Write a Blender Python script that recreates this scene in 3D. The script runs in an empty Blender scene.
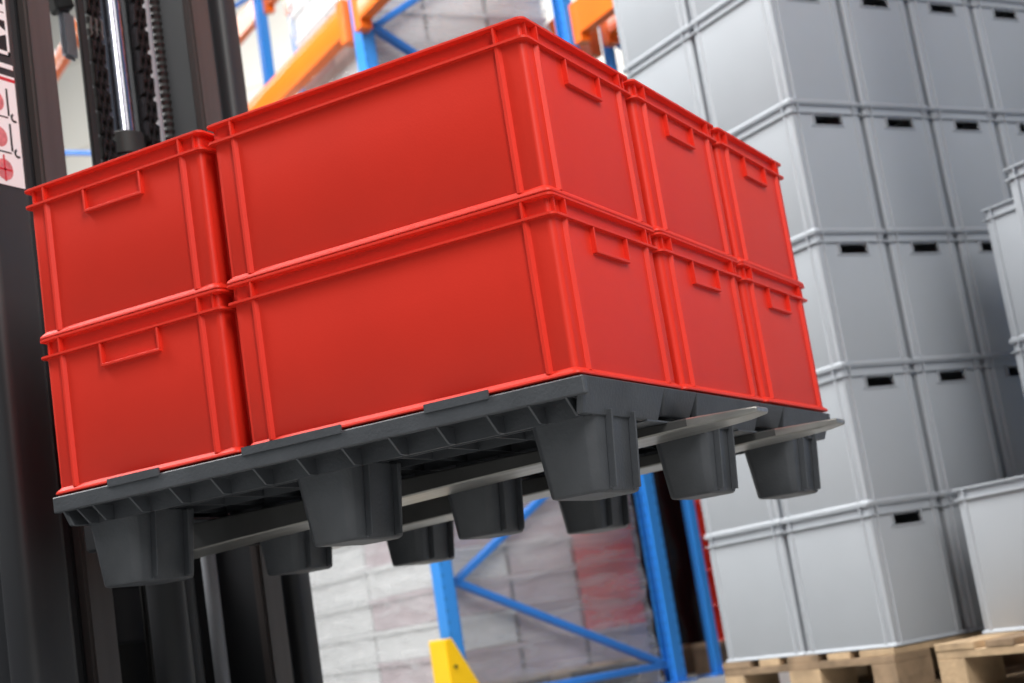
import bpy, bmesh, math, random
from mathutils import Vector, Matrix

random.seed(7)
S = bpy.context.scene
COL = S.collection

# ------------------------------------------------------------------ camera
RZ = 0.703                       # height of the load's underside above the floor
W_PX = 1024.0
F_PX = 1567.2
CAM = Vector((0.8993, -2.0011, -0.3346 + RZ))
YAW, PITCH, ROLL = 0.4640, 0.1776, 0.1563
fwd = Vector((-math.sin(YAW) * math.cos(PITCH), math.cos(YAW) * math.cos(PITCH), math.sin(PITCH)))
right = fwd.cross(Vector((0, 0, 1))).normalized()
up = right.cross(fwd)
cr, sr = math.cos(ROLL), math.sin(ROLL)
cam_x = right * cr - up * sr
cam_y = right * sr + up * cr
cd = bpy.data.cameras.new('camera')
cd.sensor_width = 36.0
cd.lens = F_PX / W_PX * 36.0
cd.clip_start = 0.05
cd.dof.use_dof = True
cd.dof.focus_distance = 2.35
cd.dof.aperture_fstop = 5.0
cam = bpy.data.objects.new('camera', cd)
COL.objects.link(cam)
m = Matrix((cam_x, cam_y, -fwd)).transposed().to_4x4()
m.translation = CAM
cam.matrix_world = m
S.camera = cam

# ------------------------------------------------------------------ light
world = bpy.data.worlds.new('hall_daylight')
S.world = world
world.use_nodes = True
bg = world.node_tree.nodes['Background']
bg.inputs['Color'].default_value = (0.80, 0.92, 1.0, 1)
bg.inputs['Strength'].default_value = 0.18


def area(name, loc, target, sx, sy, power, color=(1, 1, 1)):
    ld = bpy.data.lights.new(name, 'AREA')
    ld.shape = 'RECTANGLE'
    ld.size, ld.size_y = sx, sy
    ld.energy = power
    ld.color = color
    o = bpy.data.objects.new(name, ld)
    COL.objects.link(o)
    o.location = loc
    o.rotation_euler = (Vector(target) - Vector(loc)).to_track_quat('-Z', 'Y').to_euler()
    return o


area('unseen_area_light', (-3.6, 0.2, 6.8), (-1.2, 3.2, 0.8), 2.2, 6.0, 1120, (1.0, 0.99, 0.97))  # unseen area light, placed to brighten the grey crates' left faces
area('unseen_area_light', (3.0, -2.4, 4.8), (0.0, 0.4, 0.9), 1.2, 4.0, 300, (1.0, 0.97, 0.93))  # added off-frame fill, power balanced for the red front and right faces
area('unseen_area_light', (3.4, 0.4, 4.8), (0.0, 0.6, 0.9), 1.2, 4.0, 65, (1.0, 0.95, 0.88))  # weaker added fill from the right for the red crates' side faces
area('unseen_area_light', (-9.5, 9.0, 8.5), (-8.5, 13.0, 2.5), 8.0, 3.0, 2200, (1.0, 0.98, 0.95))  # unseen area light that brightens the back wall

S.view_settings.view_transform = 'Standard'
S.view_settings.look = 'None'
S.view_settings.gamma = 1.0
S.view_settings.use_curve_mapping = False
S.view_settings.exposure = 0.0


# ------------------------------------------------------------------ materials
def lin(c):
    out = []
    for v in c:
        v /= 255.0
        out.append(v / 12.92 if v <= 0.04045 else ((v + 0.055) / 1.055) ** 2.4)
    return tuple(out)


def mat(name, rgb, rough=0.5, metal=0.0, var=0.08, nscale=8.0, bump=0.0, bscale=60.0,
        stretch=(1, 1, 1), alpha=1.0, spec=0.5, coat=0.0):
    M = bpy.data.materials.new(name)
    M.use_nodes = True
    nt = M.node_tree
    b = nt.nodes['Principled BSDF']
    c = lin(rgb)
    tc = nt.nodes.new('ShaderNodeTexCoord')
    mp = nt.nodes.new('ShaderNodeMapping')
    mp.inputs['Scale'].default_value = stretch
    nt.links.new(tc.outputs['Object'], mp.inputs['Vector'])
    n = nt.nodes.new('ShaderNodeTexNoise')
    n.inputs['Scale'].default_value = nscale
    n.inputs['Detail'].default_value = 5.0
    nt.links.new(mp.outputs['Vector'], n.inputs['Vector'])
    r = nt.nodes.new('ShaderNodeValToRGB')
    r.color_ramp.elements[0].position = 0.3
    r.color_ramp.elements[1].position = 0.7
    r.color_ramp.elements[0].color = tuple(x * (1 - var) for x in c) + (1,)
    r.color_ramp.elements[1].color = tuple(min(1, x * (1 + var)) for x in c) + (1,)
    nt.links.new(n.outputs['Fac'], r.inputs['Fac'])
    nt.links.new(r.outputs['Color'], b.inputs['Base Color'])
    b.inputs['Roughness'].default_value = rough
    b.inputs['Metallic'].default_value = metal
    b.inputs['Specular IOR Level'].default_value = spec
    b.inputs['Coat Weight'].default_value = coat
    b.inputs['Alpha'].default_value = alpha
    if bump:
        n2 = nt.nodes.new('ShaderNodeTexNoise')
        n2.inputs['Scale'].default_value = bscale
        n2.inputs['Detail'].default_value = 4.0
        nt.links.new(mp.outputs['Vector'], n2.inputs['Vector'])
        bp = nt.nodes.new('ShaderNodeBump')
        bp.inputs['Strength'].default_value = bump
        bp.inputs['Distance'].default_value = 0.01
        nt.links.new(n2.outputs['Fac'], bp.inputs['Height'])
        nt.links.new(bp.outputs['Normal'], b.inputs['Normal'])
    return M


RED = mat('red_plastic', (228, 51, 34), 0.46, spec=0.35, var=0.04, nscale=5, bump=0.04, bscale=300)
GREY = mat('grey_plastic', (170, 175, 181), 0.42, var=0.03, nscale=4, bump=0.03, bscale=300)
DARKPL = mat('dark_grey_plastic', (71, 74, 79), 0.5, var=0.18, nscale=12, bump=0.12, bscale=180)
BLACKST = mat('mast_black_paint', (46, 47, 50), 0.5, var=0.15, nscale=3, stretch=(3, 3, .4))
BROWNST = mat('mast_worn_paint', (74, 68, 67), 0.4, var=0.15, nscale=6, stretch=(6, 6, .3))
CHROME = mat('chrome_rod', (160, 160, 172), 0.2, metal=1.0, var=0.05)
STEEL = mat('worn_fork_steel', (168, 167, 163), 0.36, metal=0.85, var=0.2, nscale=14, stretch=(.5, 4, 4))
FORKSIDE = mat('dark_fork_paint', (72, 72, 72), 0.5, metal=0.3, var=0.2, nscale=10)
CHAINM = mat('oily_chain', (44, 42, 42), 0.35, metal=0.6, var=0.25, nscale=30)
LINKM = mat('bright_chain_plate', (120, 120, 116), 0.35, metal=0.7, var=0.15, nscale=30)
RUBBER = mat('black_rubber', (28, 28, 28), 0.6, var=0.1)
BLUEBODY = mat('dark_blue_grey_paint', (58, 66, 82), 0.45, var=0.08)
ORANGE = mat('orange_beam_paint', (240, 112, 20), 0.42, var=0.05, nscale=4)
YELLOW = mat('yellow_guard_paint', (250, 200, 8), 0.4, var=0.04)
WOOD = mat('rough_pine', (180, 154, 122), 0.75, var=0.34, nscale=9, stretch=(1, 1, 1), bump=0.35, bscale=40)
WOOD2 = mat('weathered_pine', (138, 116, 92), 0.8, var=0.36, nscale=11, bump=0.35, bscale=40)
CONCRETE = mat('concrete_floor', (142, 142, 140), 0.5, var=0.12, nscale=1.3, bump=0.08, bscale=30)
WALLM = mat('white_wall_panel', (226, 223, 216), 0.7, var=0.03, nscale=0.7)
SEAM = mat('wall_seam', (198, 194, 186), 0.7, var=0.03)
WHITEDEC = mat('white_decal', (236, 236, 238), 0.4, var=0.02)
BLACKDEC = mat('black_decal', (30, 30, 31), 0.4, var=0.05)
REDDEC = mat('red_decal', (200, 40, 52), 0.4, var=0.05)
PINKDEC = mat('pink_decal', (205, 120, 124), 0.4, var=0.2, nscale=90)
LAMPGREY = mat('lamp_housing_grey', (150, 152, 158), 0.4, var=0.08)
TRAYW = mat('pale_tray', (204, 205, 206), 0.5, var=0.06)
TRAYP = mat('pinkish_grey_tray', (176, 160, 166), 0.5, var=0.12, nscale=6)
TRAYR = mat('dull_red_tray', (205, 44, 48), 0.5, var=0.1, nscale=6)
TRAYB = mat('blue_grey_tray', (120, 132, 158), 0.5, var=0.1)
BLACKFILM = mat('black_stretch_film', (26, 26, 28), 0.2, var=0.2, nscale=5, bump=0.9, bscale=7)


def post_paint(name, rgb):
    """blue paint with a double row of punched slots (flat print of the punching)"""
    M = mat(name, rgb, 0.42, var=0.04, nscale=3)
    nt = M.node_tree
    b = nt.nodes['Principled BSDF']
    src = b.inputs['Base Color'].links[0].from_socket
    tc = nt.nodes.new('ShaderNodeTexCoord')
    sp = nt.nodes.new('ShaderNodeSeparateXYZ')
    nt.links.new(tc.outputs['Object'], sp.inputs[0])

    def mth(op, a, v=None, w=None):
        n = nt.nodes.new('ShaderNodeMath')
        n.operation = op
        for i, q in enumerate((a, v, w)):
            if q is None:
                continue
            if isinstance(q, (int, float)):
                n.inputs[i].default_value = q
            else:
                nt.links.new(q, n.inputs[i])
        return n.outputs[0]
    dz = mth('ABSOLUTE', mth('SUBTRACT', mth('FRACT', mth('DIVIDE', sp.outputs['Z'], 0.05)), 0.5))
    hz = mth('LESS_THAN', dz, 0.14)
    dx = mth('ABSOLUTE', mth('SUBTRACT', mth('ABSOLUTE', sp.outputs['X']), 0.028))
    hx = mth('LESS_THAN', dx, 0.006)
    mk = mth('MULTIPLY', hz, hx)
    mx = nt.nodes.new('ShaderNodeMix')
    mx.data_type = 'RGBA'
    nt.links.new(mk, mx.inputs[0])
    nt.links.new(src, mx.inputs[6])
    c = lin(rgb)
    mx.inputs[7].default_value = tuple(x * 0.7 for x in c) + (1,)
    nt.links.new(mx.outputs[2], b.inputs['Base Color'])
    return M


BLUE = mat('blue_brace_paint', (44, 120, 206), 0.4, var=0.05, nscale=3)
BLUEPOST = post_paint('blue_post_paint', (52, 140, 224))


def film():
    M = bpy.data.materials.new('clear_stretch_film')
    M.use_nodes = True
    nt = M.node_tree
    b = nt.nodes['Principled BSDF']
    tc = nt.nodes.new('ShaderNodeTexCoord')
    mp = nt.nodes.new('ShaderNodeMapping')
    mp.inputs['Scale'].default_value = (1.0, 1.0, 5.0)
    nt.links.new(tc.outputs['Object'], mp.inputs['Vector'])
    n = nt.nodes.new('ShaderNodeTexNoise')
    n.inputs['Scale'].default_value = 3.5
    n.inputs['Detail'].default_value = 6.0
    n.inputs['Distortion'].default_value = 0.8
    nt.links.new(mp.outputs['Vector'], n.inputs['Vector'])
    mr = nt.nodes.new('ShaderNodeMapRange')
    mr.inputs['From Min'].default_value = 0.3
    mr.inputs['From Max'].default_value = 0.75
    mr.inputs['To Min'].default_value = 0.16
    mr.inputs['To Max'].default_value = 0.48
    nt.links.new(n.outputs['Fac'], mr.inputs['Value'])
    nt.links.new(mr.outputs['Result'], b.inputs['Alpha'])
    b.inputs['Base Color'].default_value = (0.76, 0.77, 0.79, 1)
    b.inputs['Roughness'].default_value = 0.22
    bp = nt.nodes.new('ShaderNodeBump')
    bp.inputs['Strength'].default_value = 0.4
    bp.inputs['Distance'].default_value = 0.03
    nt.links.new(n.outputs['Fac'], bp.inputs['Height'])
    nt.links.new(bp.outputs['Normal'], b.inputs['Normal'])
    return M


FILM = film()


# ------------------------------------------------------------------ mesh helpers
class MB:
    def __init__(self):
        self.v, self.f = [], []

    def add(self, vs, fs):
        k = len(self.v)
        self.v += [tuple(p) for p in vs]
        self.f += [tuple(i + k for i in q) for q in fs]
        return self

    def box(self, x0, x1, y0, y1, z0, z1):
        vs = [(x, y, z) for z in (z0, z1) for (x, y) in ((x0, y0), (x1, y0), (x1, y1), (x0, y1))]
        return self.add(vs, BOXF)

    def hexa(self, bot, top):
        return self.add(list(bot) + list(top), BOXF)

    def bar(self, a, b, w, h, upv=(0, 0, 1)):
        a, b = Vector(a), Vector(b)
        d = (b - a).normalized()
        s = d.cross(Vector(upv))
        if s.length < 1e-5:
            s = Vector((1, 0, 0))
        s.normalize()
        t = s.cross(d)
        vs = [p + s * i * w / 2 + t * j * h / 2 for p in (a, b) for (i, j) in ((-1, -1), (1, -1), (1, 1), (-1, 1))]
        return self.add(vs, [(3, 2, 1, 0), (4, 5, 6, 7), (0, 1, 5, 4), (1, 2, 6, 5), (2, 3, 7, 6), (3, 0, 4, 7)])

    def tube(self, path, r, n=12, cap=True):
        path = [Vector(p) for p in path]
        rings = []
        ref = None
        for i, p in enumerate(path):
            d = (path[min(i + 1, len(path) - 1)] - path[max(i - 1, 0)]).normalized()
            if ref is None:
                ref = d.orthogonal().normalized()
            ref = (ref - d * ref.dot(d)).normalized()
            s = d.cross(ref)
            rr = r[i] if isinstance(r, (list, tuple)) else r
            rings.append([p + (ref * math.cos(2 * math.pi * k / n) + s * math.sin(2 * math.pi * k / n)) * rr for k in range(n)])
        vs = [q for R_ in rings for q in R_]
        fs = []
        for i in range(len(rings) - 1):
            for k in range(n):
                fs.append((i * n + k, i * n + (k + 1) % n, (i + 1) * n + (k + 1) % n, (i + 1) * n + k))
        if cap:
            fs.append(tuple(range(n))[::-1])
            fs.append(tuple(range((len(rings) - 1) * n, len(rings) * n)))
        return self.add(vs, fs)

    def prism(self, poly, a, axis_u, axis_v, ext):
        """polygon poly (u,v) at origin a, extruded by vector ext"""
        a, U_, V_, E_ = Vector(a), Vector(axis_u), Vector(axis_v), Vector(ext)
        n = len(poly)
        vs = [a + U_ * p[0] + V_ * p[1] for p in poly] + [a + U_ * p[0] + V_ * p[1] + E_ for p in poly]
        fs = [tuple(range(n))[::-1], tuple(range(n, 2 * n))]
        fs += [(i, (i + 1) % n, n + (i + 1) % n, n + i) for i in range(n)]
        return self.add(vs, fs)

    def sweep(self, loops):
        """closed loops of equal length joined in sequence, last joined to first"""
        n = len(loops[0])
        vs = [p for L in loops for p in L]
        fs = []
        K = len(loops)
        for i in range(K):
            j = (i + 1) % K
            for k in range(n):
                l = (k + 1) % n
                fs.append((i * n + k, i * n + l, j * n + l, j * n + k))
        return self.add(vs, fs)

    def mesh(self, name, material, bevel=0.0, seg=1, angle=35):
        me = bpy.data.meshes.new(name)
        me.from_pydata(self.v, [], self.f)
        bm = bmesh.new()
        bm.from_mesh(me)
        bmesh.ops.recalc_face_normals(bm, faces=bm.faces)
        if bevel:
            es = [e for e in bm.edges if len(e.link_faces) == 2 and e.calc_face_angle(0) > math.radians(30)]
            bmesh.ops.bevel(bm, geom=es, offset=bevel, segments=seg, affect='EDGES', clamp_overlap=True)
        bm.to_mesh(me)
        bm.free()
        me.materials.append(material)
        for p in me.polygons:
            p.use_smooth = True
        me.set_sharp_from_angle(angle=math.radians(angle))
        return me

    def build(self, name, material, parent=None, bevel=0.0, **k):
        return put(name, self.mesh(name, material, bevel, **k), parent)


BOXF = [(3, 2, 1, 0), (4, 5, 6, 7), (0, 1, 5, 4), (1, 2, 6, 5), (2, 3, 7, 6), (3, 0, 4, 7)]


def put(name, me, parent=None, loc=None, rz=None):
    o = bpy.data.objects.new(name, me)
    COL.objects.link(o)
    if parent is not None:
        o.parent = parent
    if loc is not None:
        o.location = loc
    if rz is not None:
        o.rotation_euler = (0, 0, rz)
    return o


def thing(name, label, cat, loc=(0, 0, 0), rz=0.0, group=None):
    o = bpy.data.objects.new(name, None)
    COL.objects.link(o)
    o.empty_display_size = 0.1
    o.location = loc
    o.rotation_euler = (0, 0, rz)
    tag(o, label, cat, group)
    return o


def tag(o, label, cat, group=None):
    o['label'] = label
    o['category'] = cat
    if group:
        o['group'] = group
    return o


def copy_tree(o, parent=None):
    c = o.copy()
    COL.objects.link(c)
    if parent is not None:
        c.parent = parent
    for ch in KIDS.get(o.name, []):
        copy_tree_child(ch, c)
    return c


def copy_tree_child(ch, parent):
    c = ch.copy()
    COL.objects.link(c)
    c.parent = parent
    for g in KIDS.get(ch.name, []):
        copy_tree_child(g, c)


KIDS = {}


def remember(root):
    for o in list(COL.objects):
        if o.parent is not None:
            KIDS.setdefault(o.parent.name, [])
            if o not in KIDS[o.parent.name]:
                KIDS[o.parent.name].append(o)


def struct(o):
    o['kind'] = 'structure'
    return o


# ------------------------------------------------------------------ setting
struct(MB().box(-24, 12, -14, 18, -0.2, 0.0).build('floor', CONCRETE))
wl = struct(MB().box(-24.3, 12, 17.0, 17.3, 0, 12).build('wall_back', WALLM))
for i in range(12):
    MB().box(-24 + i * 3.0, -23.97 + i * 3.0, 16.985, 17.0, 0, 12).build('panel_joint', SEAM, wl)
for i in range(1, 8):
    MB().box(-24, 12, 16.985, 17.0, i * 1.5, i * 1.5 + .03).build('panel_joint', SEAM, wl)
ws = struct(MB().box(-24.3, -24.0, -14, 17.0, 0, 12).build('wall_left', WALLM))
for i in range(1, 8):
    MB().box(-24, -23.985, -14, 17, i * 1.5, i * 1.5 + .03).build('panel_joint', SEAM, ws)


# ------------------------------------------------------------------ crates
def rrect(hx, hy, r, seg=4, extra=None):
    """rounded rectangle, counter-clockwise; extra = half width of a break on the x ends"""
    pts = []
    r = max(r, 1e-4)
    for cx, cy, a0 in ((hx - r, hy - r, 0), (-hx + r, hy - r, 90), (-hx + r, -hy + r, 180), (hx - r, -hy + r, 270)):
        arc = [(cx + r * math.cos(math.radians(a0 + 90 * k / seg)), cy + r * math.sin(math.radians(a0 + 90 * k / seg))) for k in range(seg + 1)]
        ta, tb = math.radians(a0), math.radians(a0 + 90)
        pts.append((arc[0][0] + math.sin(ta) * r * .25, arc[0][1] - math.cos(ta) * r * .25))
        pts += arc
        pts.append((arc[-1][0] - math.sin(tb) * r * .25, arc[-1][1] + math.cos(tb) * r * .25))
        if extra and a0 == 90:
            pts += [(-hx, extra), (-hx, -extra)]
        if extra and a0 == 270:
            pts += [(hx, -extra), (hx, extra)]
    return pts


def crate_parts(L, Wd, H, open_handle, material, tag_):
    """list of (name, mesh) for a stacking crate, handles on the x ends, origin at the middle of its foot"""
    hx, hy = L / 2, Wd / 2
    ins = 0.0085
    hw = 0.062 if not open_handle else 0.056
    rim_h = 0.034
    zf = H - rim_h
    out = []
    # hollow body with a slightly drawn-in foot
    z1 = zf - 0.004
    z0 = z1 - 0.03
    if open_handle:
        z1, z0 = zf - 0.006, zf - 0.036
    zs = [0.0, 0.006, z0, z1, zf + 0.002]
    outer, inner = [], []
    for i, z in enumerate(zs):
        d = ins + (0.004 if i == 0 else 0)
        outer.append([(x, y, z) for x, y in rrect(hx - d, hy - d, 0.010, 4, hw)])
        d = ins + 0.0035
        inner.append([(x, y, max(z, 0.005)) for x, y in rrect(hx - d, hy - d, 0.007, 4, hw)])
    b = MB()
    n = len(outer[0])
    pts = rrect(hx - ins, hy - ins, 0.010, 4, hw)
    holes = [k for k in range(n) if abs(abs(pts[k][1]) - hw) < 1e-6 and abs(abs(pts[(k + 1) % n][1]) - hw) < 1e-6
             and abs(abs(pts[k][0]) - (hx - ins)) < 1e-6 and pts[k][0] * pts[(k + 1) % n][0] > 0]
    vs = [p for Lp in outer for p in Lp] + [p for Lp in inner for p in Lp]
    off = n * len(zs)
    fs = []
    for i in range(len(zs) - 1):
        for k in range(n):
            l = (k + 1) % n
            if open_handle and i == 2 and k in holes:
                a, c, d, e = i * n + k, i * n + l, (i + 1) * n + l, (i + 1) * n + k
                fs += [(a, c, off + c, off + a), (c, d, off + d, off + c), (d, e, off + e, off + d), (e, a, off + a, off + e)]
                continue
            fs.append((i * n + k, i * n + l, (i + 1) * n + l, (i + 1) * n + k))
            if i > 0:
                fs.append((off + (i + 1) * n + k, off + (i + 1) * n + l, off + i * n + l, off + i * n + k))
    t = (len(zs) - 1) * n
    for k in range(n):
        l = (k + 1) % n
        fs.append((t + k, t + l, off + t + l, off + t + k))
    fs.append(tuple(range(n))[::-1])
    fs.append(tuple(off + n + k for k in range(n)))
    b.add(vs, fs)
    out.append(('body', b.mesh('body', material)))
    # rim: top lip, set-back band, lower flange
    prof = [(0.0150, zf), (0.0, zf), (0.0, zf + 0.0038), (0.0115, zf + 0.005), (0.0115, H - 0.0065),
            (0.0005, H - 0.0045), (0.0005, H - 0.001), (0.0025, H), (0.0150, H)]
    loops = [[(x, y, z) for x, y in rrect(hx - d, hy - d, max(0.012 - d * .4, .006), 5)] for d, z in prof]
    out.append(('rim', MB().sweep(loops).mesh('rim', material, angle=30)))
    # foot lip
    prof = [(0.0100, 0.0), (0.002, 0.0), (0.0012, 0.0015), (0.0020, 0.0045), (0.0100, 0.0125)]
    loops = [[(x, y, z) for x, y in rrect(hx - d, hy - d, 0.010, 5)] for d, z in prof]
    out.append(('foot_lip', MB().sweep(loops).mesh('foot_lip', material, angle=30)))
    # upright ribs and the small dividers of the rim above them
    f = 0.052 if not open_handle else 0.040
    for sx in (-1, 1):
        for sy in (-1, 1):
            r_ = MB()
            x = sx * (hx - f)
            yo, yi = sy * (hy - 0.0025), sy * (hy - ins - 0.001)
            r_.hexa([(x - .006, yi, .008), (x + .007, yi, .008), (x + .0022, yo, .008), (x - .0022, yo, .008)],
                    [(x - .007, yi, zf), (x + .007, yi, zf), (x + .0022, yo, zf), (x - .0022, yo, zf)])
            r_.box(x - .0018, x + .0018, min(sy * (hy - .001), sy * (hy - .0125)), max(sy * (hy - .001), sy * (hy - .0125)), zf + .002, H - .004)
            out.append(('rib', r_.mesh('rib', material)))
            r_ = MB()
            y = sy * (hy - f * .92)
            xo, xi = sx * (hx - 0.0025), sx * (hx - ins - 0.001)
            r_.hexa([(xi, y - .007, .008), (xi, y + .007, .008), (xo, y + .0022, .008), (xo, y - .0022, .008)],
                    [(xi, y - .007, zf), (xi, y + .007, zf), (xo, y + .0022, zf), (xo, y - .0022, zf)])
            r_.box(min(sx * (hx - .001), sx * (hx - .0125)), max(sx * (hx - .001), sx * (hx - .0125)), y - .0018, y + .0018, zf + .002, H - .004)
            out.append(('rib', r_.mesh('rib', material)))
            # corner stiffener under the rim
            c_ = MB()
            c_.box(min(sx * (hx - .006), sx * (hx - .014)), max(sx * (hx - .006), sx * (hx - .014)),
                   min(sy * (hy - .018), sy * (hy - .022)), max(sy * (hy - .018), sy * (hy - .022)), zf + .002, H - .004)
            out.append(('corner_web', c_.mesh('corner_web', material)))
    # handles
    for sx in (-1, 1):
        h_ = MB()
        xo, xi = sx * (hx - .0005), sx * (hx - ins - .001)
        a, c = min(xo, xi), max(xo, xi)
        if open_handle:
            z0h = zf - 0.036
            h_.box(a, c - (0 if sx < 0 else .004) if sx > 0 else c, -hw - .012, hw + .012, z0h - .005, z0h)
            h_.box(a, c, -hw - .0035, -hw, z0h, zf)
            h_.box(a, c, hw, hw + .0035, z0h, zf)
        else:
            z0h = zf - 0.041
            h_.box(a, c, -hw - .002, hw + .002, z0h, z0h + .0045)
            h_.box(a, c, -hw - .002, -hw + .002, z0h + .0045, zf)
            h_.box(a, c, hw - .002, hw + .002, z0h + .0045, zf)
        out.append(('handle', h_.mesh('handle', material, bevel=.0006)))
    return out


def place_crate(parts, name, label, loc, rz, group):
    t = thing(name, label, 'crate', loc, rz, group)
    for nm, me in parts:
        put(nm, me, t)
    return t


RED_P = 0.2715
red_parts = crate_parts(0.599, 0.399, RED_P - 0.001, False, RED, 'red')
layers = ['bottom', 'top']
for k in range(2):
    zz = RZ + 0.0005 + k * RED_P
    lay = layers[k]
    g = 'red crates on the raised pallet'
    for j, nm in enumerate(['at the near corner', 'middle of the right side', 'far end of the right side']):
        jit = (0.0, .004, .007)[j]
        place_crate(red_parts, 'red_crate', 'red crate, %s layer of the lifted load, %s' % (lay, nm),
                    (-0.3025 + jit, 0.2 + 0.4025 * j, zz), 0, g)
    place_crate(red_parts, 'red_crate', 'red crate, %s layer of the lifted load, handle end forward beside the mast' % lay,
                (-0.811, 0.3, zz), math.pi / 2, g)

# ------------------------------------------------------------------ plastic pallet under the red crates
pal = thing('plastic_pallet', 'dark grey plastic pallet with nine feet lifted on the forks under the red crates', 'pallet', (-0.5, 0.6, RZ - 0.166))
PX, PY = 0.5, 0.6                       # half sizes
pz = 0.166                              # local top


def pbox(x0, x1, y0, y1, z0, z1, name='deck', bevel=0.0, m_=DARKPL):
    return MB().box(x0 + .5, x1 + .5, y0 - .6, y1 - .6, z0 + pz, z1 + pz).build(name, m_, pal, bevel)


pbox(-.99, -.012, .012, 1.19, -.012, -.005, 'deck')
# edge bands along the long front and back and the left and right
for (y0, y1) in ((-.006, .008), (1.192, 1.206)):
    pbox(-1.006, .002, y0, y1, -.031, -.004, 'edge_band', .002)
# raised locating tabs on the front band
for x0, x1 in ((-.88, -.77), (-.60, -.41), (-.26, -.15)):
    pbox(x0, x1, -.0085, -.0045, -.008, .005, 'locating_tab')
# slanted gussets below the front and the back band
gm = MB().hexa([(-.0016, -.006, -.031), (.0016, -.006, -.031), (.0016, .03, -.031), (-.0016, .03, -.031)],
               [(-.0016, -.006, -.030), (.0016, -.006, -.030), (.0016, .03, -.030), (-.0016, .03, -.030)])
gus = MB().add([(-.0018, -.005, -.031), (.0018, -.005, -.031), (.0018, .05, -.031), (-.0018, .05, -.031),
                (-.0018, .024, -.056), (.0018, .024, -.056), (.0018, .05, -.056), (-.0018, .05, -.056)],
               [(0, 1, 2, 3), (7, 6, 5, 4), (4, 5, 1, 0), (5, 6, 2, 1), (6, 7, 3, 2), (7, 4, 0, 3)]).mesh('gusset', DARKPL)
for x in (-.985, -.955, -.92, -.84, -.755, -.67, -.585, -.50, -.415, -.33, -.245, -.16, -.09, -.03):
    put('gusset', gus, pal, (x + .5, -.6, pz))
    put('gusset', gus, pal, (x + .5, .6, pz), math.pi)
pbox(-.985, -.015, .044, .05, -.056, -.012, 'front_web')
pbox(-.985, -.015, 1.15, 1.156, -.056, -.012, 'back_web')
# underside ribs
for i in range(9):
    y = .14 + i * .115
    pbox(-.985, -.015, y, y + .0035, -.046, -.012, 'underside_rib')
for i in range(11):
    x = -.94 + i * .088
    pbox(x, x + .0035, .05, 1.15, -.044, -.012, 'underside_rib')
# skirts on the short-way sides, with hand slots between the feet
for sx in (1, -1):
    def skirt(y0, y1, zb, nm='side_skirt'):
        xa = .002 if sx > 0 else -1.002
        xb = xa - sx * .010
        q = MB()
        def P(x, y, z):
            return (x + .5, y - .6, z + pz)
        q.hexa([P(xa - sx * .016, y0 + .012, zb), P(xb - sx * .016, y0 + .012, zb), P(xb - sx * .016, y1 - .012, zb), P(xa - sx * .016, y1 - .012, zb)],
               [P(xa, y0, -.004), P(xb, y0, -.004), P(xb, y1, -.004), P(xa, y1, -.004)])
        q.build(nm, DARKPL, pal, .0015)
    skirt(-.004, .30, -.056)
    skirt(.30, .44, -.046)
    skirt(.44, .76, -.056)
    skirt(.76, .90, -.046)
    skirt(.90, 1.204, -.056)
    for yy in (.24, .655, 1.07):
        xa = -.012 if sx > 0 else -.988
        pbox(min(xa, xa - sx * .05), max(xa, xa - sx * .05), yy, yy + .1, -.058, -.055, 'slot_lip')
# feet
def foot_mesh():
    b_ = MB()
    tx, ty, bx, by = .054, .088, .042, .078
    def ring(hx, hy, z, c):
        return [(hx - c, -hy, z), (hx, -hy + c, z), (hx, hy - c, z), (hx - c, hy, z), (-hx + c, hy, z), (-hx, hy - c, z), (-hx, -hy + c, z), (-hx + c, -hy, z)]
    a, c = ring(tx, ty, .122, .014), ring(bx, by, .003, .011)
    d = ring(bx - .006, by - .006, 0, .008)
    vs = a + c + d
    fs = []
    for i in range(2):
        for k in range(8):
            l = (k + 1) % 8
            fs.append((i * 8 + k, i * 8 + l, (i + 1) * 8 + l, (i + 1) * 8 + k))
    fs += [tuple(range(8)), tuple(range(16, 24))[::-1]]
    b_.add(vs, fs)
    return b_.mesh('foot', DARKPL, bevel=.002, angle=25)
foot = foot_mesh()
ribm = MB().hexa([(-.006, -.0025, .006), (.006, -.0025, .006), (.006, .0025, .006), (-.006, .0025, .006)],
                 [(-.006, -.0025, .12), (.006, -.0025, .12), (.006, .0025, .12), (-.006, .0025, .12)]).mesh('foot_rib', DARKPL, bevel=.001)
nub = MB().tube([(0, 0, 0), (.008, 0, 0)], .003, 8).mesh('foot_peg', DARKPL)
for fx in (-.070, -.497, -.935):
    for fy in (.134, .580, 1.055):
        f_ = put('foot', foot, pal, (fx + .5, fy - .6, 0))
        if fy == .580:
            f_.scale = (.95, .82, 1)
        for yy in (-.04, .045):
            r_ = put('foot_rib', ribm, f_, (.0475, yy, 0))
            r_.rotation_euler = (0, math.radians(5.8), 0)
            put('foot_peg', nub, f_, (.038, yy, .006))

# ------------------------------------------------------------------ forklift
MX = -1.27
MC = 0.66
fk = thing('forklift', 'black forklift mast with lift chains and steel forks carrying the red crates', 'forklift', (MX, MC, 0))


def L_(x, y, z):
    return (x - MX, y - MC, z)


def fbox(x0, x1, y0, y1, z0, z1, name, m_, bevel=0.0, parent=fk):
    return MB().box(x0 - MX, x1 - MX, y0 - MC, y1 - MC, z0, z1).build(name, m_, parent, bevel, seg=2)


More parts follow.
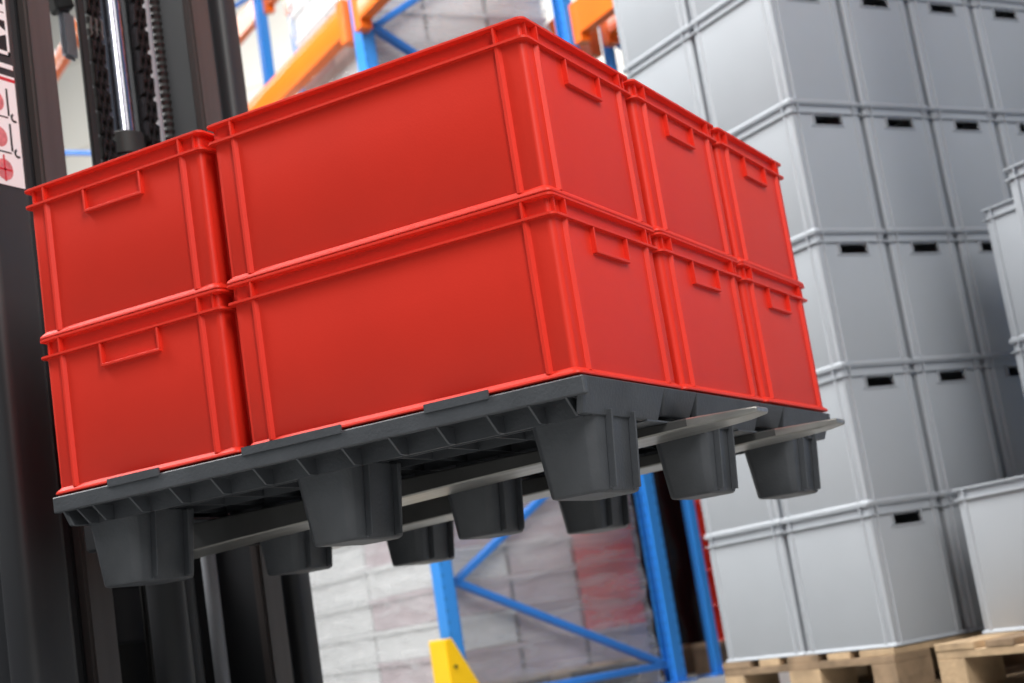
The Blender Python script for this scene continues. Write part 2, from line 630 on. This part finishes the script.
MTOP = 2.65
for s in (-1, 1):
    def yy(a, b):
        lo, hi = MC + s * a, MC + s * b
        return min(lo, hi), max(lo, hi)
    # outer channel: rounded nose flange, web, rear flange
    y0, y1 = yy(.355, .478) if s < 0 else yy(.365, .44)
    nose = MB()
    rr = .022
    cx = MX - .005
    poly = []
    for (px_, py_, a0) in ((0 - rr, y1 - rr, 0), (-.075 + rr, y1 - rr, 90), (-.075 + rr, y0 + rr, 180), (0 - rr, y0 + rr, 270)):
        for q in range(5):
            a = math.radians(a0 + 90 * q / 4)
            poly.append((px_ + rr * math.cos(a), py_ + rr * math.sin(a)))
    nose.prism(poly, L_(MX, 0, 0.06), (1, 0, 0), (0, 1, 0), (0, 0, MTOP))
    n_ = nose.build('outer_upright', BLACKST, fk, angle=40)
    y0, y1 = yy(.43, .47)
    fbox(MX - .20, MX - .05, *yy(.40, .435), .06, MTOP, 'outer_web', BLACKST)
    # inner channel
    fbox(MX - .03, MX - .002, *yy(.242, .318), .10, MTOP + .1, 'inner_upright', BROWNST, .006)
    fbox(MX - .22, MX - .03, *yy(.298, .318), .10, MTOP + .1, 'inner_web', BLACKST)
    fbox(MX - .05, MX - .03, *yy(.318, .36), .10, MTOP, 'guide_strip', BLACKST, .003)
    if s > 0:
        fbox(MX - .22, MX - .195, *yy(.242, .318), .10, MTOP + .1, 'inner_rear_flange', BLACKST, .004)
# cross members low down and at the foot of the mast
fbox(MX - .25, MX - .06, MC - .31, MC + .31, .06, .16, 'lower_crossbar', BLACKST, .006)
fbox(MX - .25, MX - .21, MC - .31, MC + .31, .46, .58, 'middle_crossbar', BLACKST, .006)
fbox(MX - .24, MX - .22, MC - .30, MC + .02, .16, .72, 'rear_cover', RUBBER)
fbox(MX - .24, MX - .22, MC + .02, MC + .30, .16, .72, 'rear_cover', RUBBER)
bolt = MB().tube([(0, 0, 0), (.012, 0, 0)], .009, 6).mesh('bolt', LINKM)
for yb, zb in ((MC - .14, .40), (MC - .10, .30), (MC + .10, .36), (MC + .14, .24)):
    put('bolt', bolt, fk, L_(MX - .22, yb, zb))
# carriage plates and fork shanks behind the load
for zc in (.62, 1.02):
    fbox(-1.155, -1.118, MC - .44, MC + .40, zc, zc + .10, 'carriage_bar', BLACKST, .005)
for yc in (MC - .24, MC + .24):
    fbox(-1.20, -1.155, yc - .022, yc + .022, .60, 1.12, 'carriage_side_plate', BLACKST, .004)
# forks
for yc in (.38, .82):
    k_ = MB()
    xs = [(-1.118, .115, -.050), (-1.068, .112, -.050), (-.9, .104, -.050), (-.4, .085, -.050), (0.02, .072, -.050), (.095, .070, -.050)]
    blade = MB()
    w = .06
    top = -.0565
    rows = []
    for x, th, _ in xs:
        wd = w if x < .05 else w * .62
        rows.append([(x, yc - wd, top), (x, yc + wd, top), (x, yc + wd, -th), (x, yc - wd, -th)])
    rows.append([(.128, yc - .028, top), (.128, yc + .028, top), (.128, yc + .028, -.066), (.128, yc - .028, -.066)])
    vs = [L_(p[0], p[1], p[2] + RZ) for r in rows for p in r]
    fs = [(0, 1, 2, 3), tuple(len(vs) - 4 + i for i in range(4))[::-1]]
    for i in range(len(rows) - 1):
        for q in range(4):
            l = (q + 1) % 4
            fs.append((i * 4 + q, i * 4 + l, (i + 1) * 4 + l, (i + 1) * 4 + q))
    fo = blade.add(vs, fs).build('fork', FORKSIDE, fk, .0025)
    fo.data.materials.append(STEEL)
    for p_ in fo.data.polygons:
        if p_.normal.z < -.5 or p_.center.x + MX > -.02:
            p_.material_index = 1
    MB().box(-1.118 - MX, -1.075 - MX, yc - w - MC, yc + w - MC, RZ - .1, RZ + .48).build('fork_shank', FORKSIDE, fo, .004)
# lift cylinder
cx_, cy_ = -1.37, .722
cyl = MB().tube([L_(cx_, cy_, .14), L_(cx_, cy_, 1.565)], .040, 24).build('cylinder_barrel', BLACKST, fk)
MB().tube([L_(cx_, cy_, 1.55), L_(cx_, cy_, 1.605)], .046, 24).build('gland_nut', RUBBER, cyl, .003)
MB().tube([L_(cx_, cy_, 1.60), L_(cx_, cy_, MTOP)], .030, 24).build('piston_rod', CHROME, fk)
for cyy, rr in ((.678, .010), (.772, .013)):
    MB().tube([L_(cx_ - .03, cyy, 1.45), L_(cx_ - .03, cyy, MTOP)], rr, 12).build('hydraulic_pipe', LAMPGREY, fk)
# front lift cylinder foot seen below the load
MB().tube([L_(-1.30, .605, .08), L_(-1.30, .605, .95)], .04, 24).build('cylinder_barrel', BLACKST, fk)
# guide bar left of the first chain, thin pipe and ribbed hose on the right
fbox(-1.362, -1.352, .592, .618, .16, MTOP, 'chain_guide', RUBBER, .003)
MB().tube([L_(-1.36, .832, .2), L_(-1.36, .832, MTOP)], .017, 14).build('hydraulic_pipe', LAMPGREY, fk)
hs = MB()
pts, rad = [], []
for i in range(150):
    z = 1.25 + i * .0092
    pts.append(L_(-1.36, .874, z))
    rad.append(.0165 if i % 2 else .0125)
hs.tube(pts, rad, 10).build('ribbed_hose', RUBBER, fk)


def chain(yc, x, z0, z1, bright):
    pitch = .0254 * 1.15
    ch = bpy.data.objects.new('lift_chain', None)
    COL.objects.link(ch)
    ch.parent = fk
    ch.location = L_(x, yc, 0)
    plate = MB()
    poly = []
    for k in range(16):
        a = 2 * math.pi * k / 16
        r_ = .0115
        zz_ = math.sin(a) * r_ + (pitch / 2 if math.sin(a) > 0 else -pitch / 2)
        poly.append((math.cos(a) * r_ * (1.0 if abs(math.sin(a)) > .3 else .72), zz_))
    plate.prism(poly, (-.0, -.0025, 0), (1, 0, 0), (0, 0, 1), (0, .005, 0))
    pm = plate.mesh('link_plate', CHAINM, angle=30)
    pmb = plate.mesh('link_plate', LINKM, angle=30)
    roll = MB().tube([(0, -.021, 0), (0, .021, 0)], .0085, 10).mesh('chain_pin', CHAINM)
    n = int((z1 - z0) / pitch)
    lay = ((-.018, .0, .018), (-.009, .009))
    for i in range(n):
        z = z0 + i * pitch
        l_ = put('chain_pin', roll, ch, (0, 0, z))
        for o_ in lay[i % 2]:
            put('link_plate', pmb if (bright and i == bright) else pm, ch, (0, o_, z + pitch / 2))
    return ch


chain(.643, -1.355, 1.42, 2.32, 14)
chain(.772, -1.330, 1.42, 2.32, 0)
LY, LZ = .828, 1.905
# work lamp hanging from the overhead guard seen through the mast gap
fbox(-1.63, -1.61, LY, LY + .055, LZ, LZ + .128, 'work_lamp', LAMPGREY, .012)
MB().bar(L_(-1.62, LY + .02, LZ + .125), L_(-1.66, LY - .06, LZ + .5), .05, .05).build('lamp_arm', RUBBER, fk, .006)
# bodywork low on the left
bw = MB()
bw.hexa([L_(-1.75, -.15, .12), L_(-1.36, -.15, .12), L_(-1.36, .165, .12), L_(-1.75, .165, .12)],
        [L_(-1.75, -.15, .66), L_(-1.42, -.15, .66), L_(-1.42, .02, .66), L_(-1.75, .02, .66)])
bw.build('side_fender', BLUEBODY, fk, .02, seg=3)
for s in (0, 1):
    ysh = .05 if s == 0 else 1.12
    wheel = MB().tube([L_(-1.82, ysh, .24), L_(-1.82, ysh + .14, .24)], .24, 28).build('front_wheel', RUBBER, fk, .02)
fbox(-2.9, -2.08, .12, 1.2, .25, 1.0, 'chassis', BLUEBODY, .04)
# decals on the near upright
xd = MX + .0012


def dec(y0, y1, z0, z1, name, m_, parent=fk, x=xd, t=.0008):
    return MB().box(x - MX, x + t - MX, y0 - MC, y1 - MC, z0, z1).build(name, m_, parent)


base = dec(.198, .279, 1.652, 2.4, 'name_decal', BLACKDEC)
dec(.272, .278, 1.652, 2.4, 'decal_border', WHITEDEC, base, xd + .0006)
dec(.198, .278, 1.652, 1.660, 'decal_border', WHITEDEC, base, xd + .0006)
fc = bpy.data.curves.new('decal_lettering', 'FONT')
fc.body = 'VIIO'
fc.size = .085
fc.space_character = 0.95
fc.extrude = .0003
fc.offset = .004
fc.materials.append(WHITEDEC)
tmp = bpy.data.objects.new('decal_lettering', fc)
COL.objects.link(tmp)
tme = bpy.data.meshes.new_from_object(tmp.evaluated_get(bpy.context.evaluated_depsgraph_get()))
bpy.data.objects.remove(tmp)
txt = put('decal_lettering', tme)
txt.parent = base
mm = Matrix.Identity(4)
ex, ey, ez = Vector((0, 0, 1)), Vector((0, -1, 0)), Vector((1, 0, 0))
mm = Matrix((ex, ey, ez)).transposed().to_4x4()
mm.translation = Vector((xd + .0012 - MX, .268 - MC, 1.675))
txt.matrix_local = mm
dec(.200, .282, 1.622, 1.632, 'decal_stripe', WHITEDEC)
lab = dec(.195, .283, 1.370, 1.606, 'instruction_decal', WHITEDEC)
dec(.195, .283, 1.594, 1.601, 'red_line', REDDEC, lab, xd + .0006)
for zc in (1.545, 1.470):
    dec(.255, .260, zc - .026, zc + .032, 'mast_symbol', BLACKDEC, lab, xd + .0006)
    a_ = MB()
    for k in range(8):
        t0, t1 = math.radians(110 + k * 25), math.radians(110 + (k + 1) * 25)
        c_ = (.272, zc - .028)
        a_.hexa([L_(xd + .0006, c_[0] + r_ * math.cos(t), c_[1] + r_ * math.sin(t)) for (t, r_) in ((t0, .005), (t1, .005), (t1, .010), (t0, .010))],
                [L_(xd + .0014, c_[0] + r_ * math.cos(t), c_[1] + r_ * math.sin(t)) for (t, r_) in ((t0, .005), (t1, .005), (t1, .010), (t0, .010))])
    a_.build('hook_symbol', BLACKDEC, lab)
    MB().tube([L_(xd + .0006, .226, zc), L_(xd + .0016, .226, zc)], .021, 20).build('round_symbol', PINKDEC, lab)
    dec(.215, .255, zc - .032, zc - .029, 'floor_symbol', BLACKDEC, lab, xd + .0006)
MB().tube([L_(xd + .0006, .232, 1.402), L_(xd + .0016, .232, 1.402)], .022, 20).build('round_symbol', PINKDEC, lab)
dec(.230, .234, 1.378, 1.432, 'cross_symbol', REDDEC, lab, xd + .0012)
dec(.212, .252, 1.400, 1.404, 'cross_symbol', REDDEC, lab, xd + .0012)


# ------------------------------------------------------------------ wooden pallets with grey crates
GX, GY = -0.3076, 2.5179
GYAW = -0.5569
GZ = -0.5594 + RZ                       # top of the wooden pallets
GP = 0.4121                             # crate pitch
U = Vector((math.cos(GYAW), math.sin(GYAW), 0))
V = Vector((-math.sin(GYAW), math.cos(GYAW), 0))


def UV(u, v, z=0):
    return Vector((GX, GY, z)) + U * u + V * v


def wooden_pallet(u0, v0, label):
    """0.8 m wide along u, 1.2 m long along v, deck boards running along v"""
    t = thing('wooden_pallet', label, 'pallet', UV(u0 + .4, v0 + .6), GYAW, 'wooden pallets on the floor')
    widths = (.145, .10, .145, .10, .145)
    x = -.4
    gap = (.8 - sum(widths)) / 4
    rnd = random.Random(int(u0 * 100))
    for w_ in widths:
        MB().box(x, x + w_, -.6 + rnd.uniform(-.004, .004), .6, GZ - .022, GZ - rnd.uniform(0, .0025)).build('deck_board', rnd.choice((WOOD, WOOD, WOOD2)), t, .002)
        x += w_ + gap
    for y in (-.6, -.0725, .455):
        MB().box(-.4, .4, y, y + .145, GZ - .044, GZ - .022).build('cross_board', rnd.choice((WOOD, WOOD2)), t, .002)
    for x0, xw in ((-.4, .10), (-.0725, .145), (.3, .10)):
        MB().box(x0, x0 + xw, -.6, .6, 0, .022).build('bottom_board', WOOD2, t, .002)
        for y in (-.6, -.0725, .455):
            MB().box(x0, x0 + xw, y, y + .145, .022, GZ - .044).build('block', rnd.choice((WOOD, WOOD2)), t, .002)
    return t


wooden_pallet(-.806, -.006, 'wooden pallet under the tall stack of grey crates')
wooden_pallet(.185, -.03, 'wooden pallet under the low grey crates at the right edge')

grey_parts = crate_parts(0.4, 0.3, GP - 0.001, True, GREY, 'grey')
ordn = ['bottom', 'second', 'third', 'fourth', 'fifth', 'sixth']
g = 'grey crates in the tall stack'
for lev in range(6):
    for iu in range(2):
        for iv in range(4):
            if iu == 1 and iv > 0:
                continue
            u_, v_ = -.2 - .403 * iu, .15 + .303 * iv
            if iu == 1:
                where = 'left of the near corner'
            elif iv == 0:
                where = 'at the near corner'
            else:
                where = '%s right of the near corner' % ['', 'first', 'second', 'third'][iv]
            place_crate(grey_parts, 'grey_crate', 'grey crate, %s layer of the tall stack, %s' % (ordn[lev], where),
                        UV(u_, v_, GZ + .0005 + lev * GP), GYAW, g)
U0, V0 = .2, .185
g = 'grey crates on the right-hand pallet'
place_crate(grey_parts, 'grey_crate', 'single low grey crate standing in front on the right-hand wooden pallet', UV(U0 + .17, V0 + .13, GZ + .0005), GYAW, g)
for lev in range(3):
    place_crate(grey_parts, 'grey_crate', 'grey crate, %s of the column behind the single low crate' % ['bottom', 'middle', 'top'][lev],
                UV(U0 + .2, V0 + .455, GZ + .0005 + lev * GP), GYAW, g)
    place_crate(grey_parts, 'grey_crate', 'grey crate, %s of the column at the right picture edge' % ['bottom', 'middle', 'top'][lev],
                UV(U0 + .575, V0 + .145, GZ + .0005 + lev * GP), GYAW, g)

# ------------------------------------------------------------------ storage racks
TH = math.radians(57)
B = Vector((-math.sin(TH), math.cos(TH), 0))       # along the beams, away from the camera
E_ = Vector((math.cos(TH), math.sin(TH), 0))       # across the rack
F0 = Vector((-2.5554, 3.8982, 0))
RYAW = math.atan2(E_.y, E_.x)                      # local x = E_, local y = B
BAY = 3.8


def rack(off, label, nm_levels, ps=1.0, low=0.0):
    t = thing('pallet_rack', label, 'rack', F0 + E_ * off, RYAW)
    H = 5.4
    # upright: omega section with a lip each side
    prof = [(-.045, -.035), (.045, -.035), (.045, .02), (.028, .02), (.028, .035), (.020, .035), (.020, .014), (.038, .014),
            (.038, -.028), (-.038, -.028), (-.038, .014), (-.020, .014), (-.020, .035), (-.028, .035), (-.028, .02), (-.045, .02)]
    prof = [(a * ps, b_ * ps) for a, b_ in prof]
    # profile is open to the rear of the frame (local x)
    pf = MB().prism(prof, (0, 0, .01), (0, 1, 0), (1, 0, 0), (0, 0, H)).mesh('upright_post', BLUEPOST)
    pr = MB().prism(prof, (0, 0, .01), (0, -1, 0), (-1, 0, 0), (0, 0, H)).mesh('upright_post', BLUEPOST)
    plate = MB().box(-.07, .07, -.075, .075, 0, .01).mesh('base_plate', BLUE)
    for kf in (-1, 0, 1, 2):
        yb = kf * BAY
        for xx, me in ((0, pf), (1.1, pr)):
            p_ = put('upright_post', me, t, (xx, yb, 0))
            put('base_plate', plate, p_)
        nodes = [(1.05, -.61 + RZ), (.05, -.11 + RZ)]
        z = -.11 + RZ
        side = 0
        while z + .64 < H:
            z += .64
            side = 1 - side
            nodes.append((1.05 if side else .05, z))
        for (a, za), (b_, zb) in zip(nodes[:-1], nodes[1:]):
            if min(za, zb) < low:
                continue
            MB().bar((a, yb, za), (b_, yb, zb), .03, .045, (0, 1, 0)).build('brace', BLUE, t, .003)
        for zb in (max(-.615 + RZ, low), H - .2):
            MB().bar((.0, yb, zb), (1.1, yb, zb), .03, .045, (0, 1, 0)).build('brace', BLUE, t, .003)
    # beams
    bprof = [(-.03, 0), (.03, 0), (.03, .17), (-.01, .17), (-.01, .13), (-.03, .122)]
    for kb in (-1, 0, 1) if off == 0 else (-1, 0):
        for zl in nm_levels:
            for xx, sgn in ((-.04, 1), (1.14, -1)):
                y0, y1 = kb * BAY + .055, (kb + 1) * BAY - .055
                bm_ = MB().prism(bprof, (xx, y0, zl), (sgn, 0, 0), (0, 0, 1), (0, y1 - y0, 0)).build('beam', ORANGE, t, .004)
                for ye in (y0 - .004, y1 - .056):
                    MB().box(xx - .032, xx + .032, ye, ye + .06, zl - .04, zl + .17).build('beam_connector', ORANGE, bm_, .003)
    return t


LV1 = 2.435 + RZ
LV2 = 4.25 + RZ
rack(0.0, 'blue and orange pallet rack nearest the aisle, behind the forklift load', (LV1, LV2))
rack(1.345, 'second blue and orange pallet rack standing back to back behind the first', (LV1, LV2), 0.6, 1.3)


# yellow upright guard
def RK(x, y, z=0):
    return F0 + E_ * x + B * y + Vector((0, 0, z))


yg = thing('rack_guard', 'yellow steel guard bolted in front of the blue rack upright', 'guard', RK(-.078, -.03), RYAW)
MB().box(-.012, 0, -.075, .085, 0, .36).build('front_plate', YELLOW, yg, .003)
MB().prism([(0, .012), (.19, .012), (.02, .36), (0, .36)], (0, -.075, 0), (1, 0, 0), (0, 0, 1), (0, .01, 0)).build('side_wing', YELLOW, yg, .002)
MB().prism([(0, .012), (.19, .012), (.02, .36), (0, .36)], (0, .075, 0), (1, 0, 0), (0, 0, 1), (0, .01, 0)).build('side_wing', YELLOW, yg, .002)
MB().box(-.07, .004, -.12, .13, 0, .012).build('foot_plate', YELLOW, yg)
bl = MB().tube([(0, 0, 0), (0, -.006, 0)], .008, 8).mesh('bolt', BLACKDEC)
for z in (.12, .24):
    put('bolt', bl, yg, (.02, -.075, z))


# ------------------------------------------------------------------ wrapped loads
def wrapped_load(x0, y0, z0, dx, dy, nlay, lh, label, pick, tray=False):
    """box of crates on a wooden pallet under clear film; x across the rack, y along it"""
    t = thing('wrapped_load', label, 'pallet load', RK(x0, y0, z0), RYAW)
    rnd = random.Random(int(x0 * 50 + y0 * 31 + z0 * 17))
    if tray:
        MB().box(0, dx, 0, dy, .0, .144).build('base_tray', TRAYW, t, .006)
    else:
        for k in range(3):
            MB().box(k * (dx - .1) / 2, k * (dx - .1) / 2 + .1, 0, dy, 0, .122).build('pallet_runner', WOOD2, t, .003)
        MB().box(0, dx, 0, dy, .122, .144).build('pallet_deck', WOOD, t, .003)
    nx, ny = 3, 2
    cx, cy = dx / nx, dy / ny
    cache = {}
    for k in range(nlay):
        for i in range(nx):
            for j in range(ny):
                if 0 < i < nx - 1 and j == ny - 1:
                    continue
                m_ = pick(i, j, k, rnd)
                if m_ not in cache:
                    b_ = MB()
                    b_.box(.012, cx - .012, .012, cy - .012, 0, lh - .022)
                    b_.box(.002, cx - .002, .002, cy - .002, lh - .022, lh - .003)
                    cache[m_] = b_.mesh('wrapped_crate', m_)
                put('wrapped_crate', cache[m_], t, (i * cx, j * cy, .144 + k * lh))
    # stretch film: a box skin that is drawn in at every groove
    b_ = MB()
    loops = []
    for k in range(nlay * 2 + 1):
        z = .01 + k * (lh * nlay + .144) / (nlay * 2)
        d = .010 if k % 2 == 0 else .004
        d += rnd.uniform(-.002, .003)
        ring = []
        for (a, c, n_) in (((-d, -d), (dx + d, -d), 8), ((dx + d, -d), (dx + d, dy + d), 8), ((dx + d, dy + d), (-d, dy + d), 8), ((-d, dy + d), (-d, -d), 8)):
            for q in range(n_):
                ff = q / n_
                ring.append((a[0] + (c[0] - a[0]) * ff + rnd.uniform(-.004, .004), a[1] + (c[1] - a[1]) * ff + rnd.uniform(-.004, .004), z))
        loops.append(ring)
    n = len(loops[0])
    vs = [p for Lp in loops for p in Lp]
    fs = []
    for i in range(len(loops) - 1):
        for q in range(n):
            l = (q + 1) % n
            fs.append((i * n + q, i * n + l, (i + 1) * n + l, (i + 1) * n + q))
    fs.append(tuple(range((len(loops) - 1) * n, len(loops) * n)))
    b_.add(vs, fs)
    fo = b_.build('stretch_film', FILM, t, angle=80)
    return t


def pick_low(i, j, k, r):
    if i == 0 and j == 1:
        return TRAYW
    if i == 2 and k < 9:
        return TRAYR if (k % 5) else TRAYP
    if i == 0:
        return r.choice((TRAYW, TRAYW, TRAYP))
    return r.choice((TRAYP, TRAYP, TRAYW)) if k > 8 else TRAYP


def pick_white(i, j, k, r):
    return r.choice((TRAYW, TRAYW, TRAYW, TRAYP))


wrapped_load(.04, .10, 0, 1.04, 1.64, 19, .150, 'film-wrapped pale and red trays stacked on the floor behind the yellow guard', pick_low)
wrapped_load(.05, .10, .144 + 19 * .15 + .02, 1.02, .80, 9, .150, 'film-wrapped pale load stacked high behind the orange beam above the red crates', pick_white, True)

# black film-wrapped load and red crates in the second rack row
bk = thing('black_wrapped_load', 'black film-wrapped load between two blue rack posts left of the grey crates', 'pallet load', RK(1.5, .55), RYAW)
for k in range(3):
    MB().box(.03 + k * .32, .13 + k * .32, 0, .9, 0, .122).build('pallet_runner', WOOD2, bk, .003)
MB().box(.02, .80, 0, .9, .122, .144).build('pallet_deck', WOOD, bk, .003)
b_ = MB()
nz, nr = 26, 40
rnd = random.Random(3)
loops = []
for k in range(nz):
    z = .144 + k * .085
    ring = []
    for q in range(nr):
        a = 2 * math.pi * q / nr
        c_, s_ = math.cos(a), math.sin(a)
        sq = .42 / max(abs(c_) ** 6 + abs(s_) ** 6, 1e-6) ** (1 / 6)
        sq += .018 * math.sin(5 * a + k * .9) + rnd.uniform(-.012, .012)
        ring.append((.41 + sq * c_, .45 + sq * s_ * 1.05, z))
    loops.append(ring)
vs = [p for L in loops for p in L]
fs = [(i * nr + q, i * nr + (q + 1) % nr, (i + 1) * nr + (q + 1) % nr, (i + 1) * nr + q) for i in range(nz - 1) for q in range(nr)]
fs.append(tuple(range((nz - 1) * nr, nz * nr)))
b_.add(vs, fs).build('black_film', BLACKFILM, bk, angle=60)

far_parts = crate_parts(0.397, 0.297, .168, False, RED, 'far')
wp = thing('wooden_pallet', 'small wooden pallet under the distant red crates beside the grey stack', 'pallet', RK(1.86, .14), RYAW, 'wooden pallets on the floor')
for i in range(3):
    MB().box(-.4, .4, -.2 + i * .14, -.08 + i * .14, .122, .144).build('deck_board', WOOD, wp, .002)
    MB().box(-.4 + i * .35, -.3 + i * .35, -.2, .2, 0, .122).build('block', WOOD2, wp, .002)
for k in range(6):
    place_crate(far_parts, 'red_crate', 'distant red crate beside the blue rack post, %s up from its pallet' %
                ['first', 'second', 'third', 'fourth', 'fifth', 'sixth', 'seventh', 'eighth', 'ninth', 'tenth'][k],
                RK(1.75, .13, .1445 + k * .169), RYAW, 'distant red crates')
